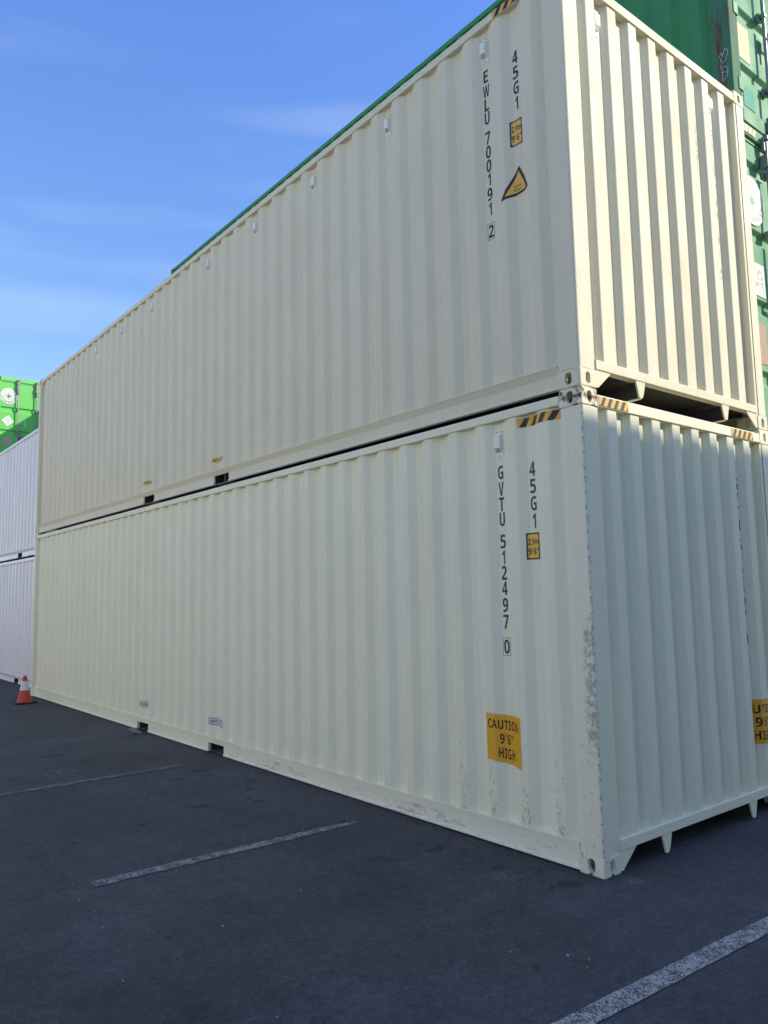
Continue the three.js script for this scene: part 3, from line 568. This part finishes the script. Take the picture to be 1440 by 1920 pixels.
// stickers on the lower one
{
  const { t, sp, ep, left, front } = lower;
  const tilt = (a, b, s0, s1) => { const f = s => mix(a, b, (s - s0) / (s1 - s0)); f.slant = true; return f; };
  mesh('caution_sticker', sticker(sp, 0.905, 0.605, tilt(0.545, 0.512, 0.905, 0.605), tilt(0.845, 0.838, 0.905, 0.605), left), M.caution, t, true);
  mesh('height_sticker', sticker(sp, 0.512, 0.412, 1.853, 2.026, left), M.height, t, true);
  mesh('hazard_sticker', sticker(sp, 0.54, 0.175, 2.728, 2.790, left, 0.0014), M.hazard, t, true);
  const fr = (x0, x1) => sticker([[x0, -0.001, 0, -1], [x1, -0.001, 0, -1]], x0, x1, HC - 0.103, HC - 0.046, front, 0.0012);
  mesh('hazard_sticker', fr(0.175, 0.485), M.hazard, t, true);
  mesh('hazard_sticker', fr(1.83, 2.16), M.hazard, t, true);
  mesh('hazard_sticker', sticker(sp, 11.62, 11.50, 2.735, 2.79, left, 0.0014), M.hazard, t, true);
  mesh('fork_sticker', sticker(sp, 7.14, 6.78, 0.300, 0.375, left), M.forkOnly, t, true);
  mesh('fork_sticker', sticker(sp, 5.08, 4.74, 0.300, 0.375, left), M.emptyOnly, t, true);
  mesh('caution_sticker', sticker(ep, 1.876, 2.205, 0.49, 0.815, front), M.caution, t, true);
  // numbers pressed onto the flats of the end wall
  const on = (chars, x, ys, mat) => mesh('container_number', merge([...chars].map((ch, i) => { const g = letter(ch, 0.05, 0.094); g.translate(x, ys[i], -0.0567); return g; })), mat, t);
  on('GVTU5124970', 1.945, NUMY.map(y => y - 0.02), M.ink);
  // scrapes low on the wall near the corner, on the ridge faces
  const strokes = [];
  for (const [s, d] of [[0.309, 0.0116], [0.587, 0.0116], [0.866, 0.0116], [1.144, 0.0116]]) for (let i = 0; i < 46; i++) {
    const y = 0.18 + rnd() * rnd() * 0.85, u = s + rr(-0.033, 0.033), a = rr(-0.9, 0.9) + Math.PI / 2, l = rr(0.004, 0.030) * (rnd() > 0.85 ? 1.8 : 1);
    const g = new THREE.BoxGeometry(l, rr(0.0008, 0.0022), 0.0005); g.rotateZ(a); g.rotateY(-Math.PI / 2);
    g.translate(d, y, -clamp(u, s - 0.03, s + 0.03)); strokes.push(g);
  }
  for (let i = 0; i < 70; i++) { const k = Math.floor(rr(4, 36)), s = 0.309 + 0.2785 * k, g = new THREE.BoxGeometry(rr(0.003, 0.05), rr(0.0008, 0.002), 0.0005); g.rotateZ(Math.PI / 2 + rr(-0.3, 0.3)); g.rotateY(-Math.PI / 2); g.translate(0.0116, rr(0.25, 2.4), -s + rr(-0.03, 0.03)); strokes.push(g); }
  const sc = mesh('scuff_marks', merge(strokes), M.scuff, t); sc.userData.kind = 'stuff';
  // uneven weld bead where the wall meets the bottom rail
  const beads = []; for (let s = 0.2; s < 6; s += 0.02) { const d = depthAt(sp, s)[1]; const g = new THREE.BoxGeometry(0.004, 0.005 + rr(-0.001, 0.002), 0.0195); g.rotateX(rr(-0.1, 0.1)); g.translate(d - 0.0015, 0.1675 + rr(-0.001, 0.0015), -s); beads.push(g); }
  const wb = mesh('weld_bead', merge(beads), M.creamLow, t); wb.userData.kind = 'stuff';
}
// stickers on the upper one
{
  const { t, sp, ep, left } = upper;
  mesh('height_sticker', sticker(sp, 0.510, 0.408, 1.800, 1.985, left), M.height, t, true);
  const tri = [0.590, 0.362], lo = s => mix(1.435, 1.452, (0.590 - s) / 0.228), hi = s => { const apex = 0.452; return s > apex ? mix(1.650, 1.449, (s - apex) / (0.590 - apex)) : mix(1.650, 1.468, (apex - s) / (apex - 0.362)); };
  mesh('warning_triangle_sticker', sticker(sp, tri[0], tri[1], lo, hi, left), M.heavy, t, true);
  mesh('hazard_sticker', sticker([[0.16, 0.001, 0, -1], [0.9, 0.001, 0, -1]], 0.60, 0.24, HC - 0.088, HC - 0.036, left, 0.0012), M.hazard, t, true);
  mesh('lift_sticker', sticker(sp, 5.01, 4.77, 0.262, 0.312, left), M.liftOnly, t, true);
  mesh('lift_sticker', sticker(sp, 7.02, 6.80, 0.262, 0.312, left), M.liftOnly, t, true);
  const g = [...'EWLU7001912'].map((ch, i) => { const q = letter(ch, 0.052, 0.094); q.translate(1.945, NUMY[i] - 0.06, -0.0567); return q; });
  mesh('container_number', merge(g), M.navy, t);
  mesh('size_code', merge([...'45G1'].map((ch, i) => { const q = letter(ch, 0.05, 0.094); q.translate(1.695, 2.36 - i * 0.1135, -0.0567); return q; })), M.navy, t);
  for (const x of [0.432, 1.932]) { const v = mesh('vent', ventGeo.plate, M.vent, t, true); v.rotation.y = -Math.PI / 2 + Math.PI; v.position.set(x, HC - 0.262, -0.0565); v.rotation.y = Math.PI / 2; const h = mesh('vent_hood', ventGeo.hood, M.vent, v, true); h.position.x = -0.0035; }
}

// ------------------------------------------------------------------ green row behind them
const greenEnd = { highRail: true, mat: M.green, doorMat: M.greenFaded, gasketMat: M.steel, L: L40, H: HC, group: 'green containers behind the cream ones' };
const RX = 2.63, MX = 2.475, RZ = -0.16;
container({ ...greenEnd, pos: [MX, 0, RZ], doors: [0.6, 1.2, 1.85, 2.5], rods: [0.62, 1.04], label: 'green container at the bottom of the stack behind the cream ones' });
const mid = container({ ...greenEnd, pos: [MX, UP, RZ], doors: [0.55, 1.2, 1.85, 2.5], rods: [0.63, 1.04], label: 'green container in the middle of its stack, round white emblem on its faded door' });
const top = container({ ...greenEnd, pos: [RX, UP * 2, RZ], doors: [0.55, 1.12, 1.72, 2.32], rods: [0.63, 1.02], label: 'dark green container topping its stack, with rusty chalk-marked corner post',
  castMat: (x, y, z) => x === 0 ? M.rustGreenPost : null, postMat: (x, z) => x === 0 ? { mat: M.rustGreenPost, channel: M.rustGreenPost } : null });
const emblem = (t, x, y, z, r) => { const g = new THREE.CylinderGeometry(r, r, 0.009, 48); g.rotateX(Math.PI / 2); const p = g.attributes.position, uv = g.attributes.uv; for (let i = 0; i < p.count; i++) uv.setXY(i, 0.5 + p.getX(i) / (2 * r), 0.5 + p.getY(i) / (2 * r)); const m = mesh('emblem', g, M.emblem, t, true); m.position.set(x, y, z); m.userData.label = 'round white emblem with a green star'; return m; };
const plate = (name, t, x0, x1, y0, y1, z, mat) => { const g = new THREE.BoxGeometry(x1 - x0, y1 - y0, 0.003); const m = mesh(name, g, mat, t, true); m.position.set((x0 + x1) / 2, (y0 + y1) / 2, z); return m; };
emblem(mid.t, 0.385, 2.175, -0.0285, 0.225);
plate('placard', mid.t, 0.26, 0.53, 1.30, 1.60, -0.031, M.whitePlacard);
plate('placard', mid.t, 0.22, 0.48, 0.68, 1.05, -0.031, M.rustPlacard);
mesh('hazard_sticker', sticker([[0, 0.003, 0, -1], [0.6, 0.003, 0, -1]], 0.17, 0.50, HC - 0.10, HC - 0.03, placer('front', L40, W), 0.004), M.hazard, mid.t, true);
plate('data_plate', top.t, 0.19, 0.42, 0.66, 1.00, -0.031, M.cardPlate);
plate('sill_plate', top.t, 0.24, 0.45, 0.20, 0.40, -0.031, M.dataPlate);
{ // chalk scrawl on the post and a tag on the wall
  const S = [[[0.05, 0.62], [0.075, 0.65], [0.085, 0.61], [0.06, 0.585], [0.08, 0.56], [0.055, 0.52]], [[0.085, 0.63], [0.11, 0.675], [0.135, 0.64], [0.125, 0.60], [0.09, 0.545]], [[0.06, 0.50], [0.095, 0.515], [0.125, 0.47], [0.11, 0.41], [0.07, 0.375], [0.075, 0.49]], [[0.06, 0.47], [0.115, 0.445]]];
  const g = merge(S.flatMap(s => ribbon(s, 0.004))); g.rotateY(-Math.PI / 2); g.translate(0.0024, -0.02, -0.165); mesh('chalk_scrawl', g, M.chalk, top.t);
  const q = merge([[[-0.05, 0], [-0.05, 0.06], [0, 0.09], [0.05, 0.06], [0.05, 0.0]], [[-0.02, 0], [0, 0.06], [0.02, 0]], [[-0.045, 0.03], [0.04, 0.03]]].flatMap(s => ribbon(s, 0.016))); q.rotateY(-Math.PI / 2); q.translate(0.011, 0.92, -0.866); mesh('chalk_tag', q, M.chalk, top.t);
}

// ------------------------------------------------------------------ white twenty-foot pair farther along
const pk20 = [[1.83, 2.19], [3.87, 4.23]];
const WX = 0.31, WZ = -12.62;
container({ pos: [WX, 0, WZ], L: L20, H: STD, mat: M.white, detail: true, vents: [0], pockets: pk20, label: 'short white container on the ground beyond the orange cone', group: 'short white containers' });
container({ pos: [WX, STD + 0.0025, WZ], L: L20, H: STD, mat: M.white, detail: true, vents: [0], pockets: pk20, label: 'short white container stacked on another white one, below the bright green door', group: 'short white containers' });

// ------------------------------------------------------------------ bright green stack behind the white pair
const LX = 0.71, LZ = -19.42, gb = { L: L20, H: STD, mat: M.greenBright, gasketMat: M.steel, rods: [0.60, 1.08], doors: [0.44, 1.07, 1.70], group: 'bright green containers beyond the white pair' };
container({ ...gb, pos: [LX, 0, LZ], label: 'bright green container at the foot of the stack beyond the white pair' });
container({ ...gb, pos: [LX, STD + 0.0025, LZ], label: 'bright green container in the middle of the stack beyond the white pair' });
const far = container({ ...gb, pos: [LX, 2 * STD + 0.005, LZ], label: 'bright green container with a star emblem on its door, topping the far stack', castMat: (x, y, z) => (x === 0 && y === 1 && z === 0) ? M.rustGreenPost : null });
emblem(far.t, 0.375, 2.06, -0.0285, 0.222);
{ const g = new THREE.BoxGeometry(0.22, 0.22, 0.003); g.rotateZ(0.7); const m = mesh('torn_placard', g, M.whitePlacard, far.t, true); m.position.set(0.37, 1.38, -0.0315); }
plate('placard', far.t, 0.26, 0.46, 0.72, 0.92, -0.031, M.rustPlacard);
mesh('size_code', merge([...'45'].map((ch, i) => { const g = letter(ch, 0.05, 0.1); g.translate(0.80, 1.42 - i * 0.13, -0.033); return g; })), M.chalk, far.t);

// stack between: its top edge throws the slanting shadow on the bright green door
for (let i = 0; i < 3; i++) container({ pos: [2.83, i * (STD + 0.0025), -12.7], L: L20, H: STD, mat: M.green, label: ['green container at the foot of the stack behind the white pair', 'green container in the middle of the stack behind the white pair', 'green container topping the stack behind the white pair'][i], group: 'green containers behind the white pair' });

// the row across the lane, behind the photographer's right shoulder: it shades the lane and the lower end wall
const OZ = 7.22, WESTX = -8.2;
for (let i = 0; i < 3; i++) {
  const c = container({ pos: [0.2, i * UP, OZ], L: L40, H: HC, mat: M.cream, label: ['cream container on the ground in the stack across the lane', 'cream container second from the ground in the stack across the lane', 'cream container third from the ground in the stack across the lane'][i], group: 'cream containers in the stack across the lane' });
  c.t.rotation.y = -Math.PI / 2;           // its length runs along the lane
}
for (let i = 0; i < 2; i++) { const c = container({ pos: [-6.0, i * UP, OZ], L: L20, H: HC, mat: M.cream, label: ['unseen short cream container on the ground, added to darken the near ridge flanks', 'unseen short cream container stacked on another, added to darken the near ridge flanks'][i], group: 'unseen short cream containers added for shade' }); c.t.rotation.y = -Math.PI / 2; }  // unseen short stack added behind the camera to darken the near ridge flanks
// unseen row added on the open side: its sunlit bounce fills the long shaded walls
for (let i = 0; i < 3; i++) for (let k = 0; k < 3; k++)
  container({ pos: [WESTX - W, i * UP, 0.5 - k * (L40 + 0.1)], L: L40, H: HC, mat: M.white, label: ['unseen white container on the ground, added to bounce light onto the long cream walls', 'unseen white container second from the ground, added to bounce light onto the long cream walls', 'unseen white container third from the ground, added to bounce light onto the long cream walls'][i], group: 'unseen white containers added to bounce light' });

// ------------------------------------------------------------------ traffic cone
{
  const t = thing('traffic_cone', 'orange traffic cone with silver collar standing by the far end of the lower cream container', 'traffic cone', [-0.36, 0, -11.12]);
  const red = plain(0.55, 0.055, 0.03, 0.6), grey = plain(0.62, 0.66, 0.68, 0.35);
  mesh('base', rbox(-0.165, 0.165, 0.0005, 0.026, -0.165, 0.165, 0.01), M.dark, t);
  const R = y => mix(0.112, 0.026, (y - 0.026) / 0.424);
  const lathe = (ys, e) => new THREE.LatheGeometry(ys.map(y => new THREE.Vector2(R(y) + e, y)), 28);
  const body = mesh('cone_body', new THREE.LatheGeometry([[0.125, 0.026], [0.112, 0.034], [R(0.2), 0.2], [R(0.36), 0.36], [R(0.435), 0.435], [0.022, 0.448], [0.012, 0.45], [0.010, 0.40]].map(p => new THREE.Vector2(...p)), 28), red, t);
  mesh('reflective_collar', merge([lathe([0.215, 0.29, 0.362], 0.0022)]), grey, t);
}
// a crumpled strip of plastic by the fork pocket
{
  const pts = []; for (let i = 0; i < 16; i++) pts.push(new THREE.Vector3(i * 0.026 - 0.2, 0.012 + 0.014 * Math.abs(Math.sin(i * 2.3)), 0.05 * Math.sin(i * 1.7)));
  const g = new THREE.TubeGeometry(new THREE.CatmullRomCurve3(pts), 60, 0.011, 5);
  const p = g.attributes.position; for (let i = 0; i < p.count; i++) { const k = 0.6 * fbm3(p.getX(i) * 60, p.getY(i) * 60, p.getZ(i) * 60, 2); p.setXYZ(i, p.getX(i), Math.max(0.001, p.getY(i) * (1 + k)), p.getZ(i) + 0.01 * k); } g.computeVertexNormals();
  const m = mesh('plastic_scrap', g, plain(0.22, 0.23, 0.24, 0.6)); m.position.set(-0.10, 0, -6.92); m.rotation.y = Math.PI / 2 - 0.2;
  m.userData = { label: 'crumpled grey plastic strip lying by the fork pocket', category: 'scrap' };
}

renderer.render(scene, camera);
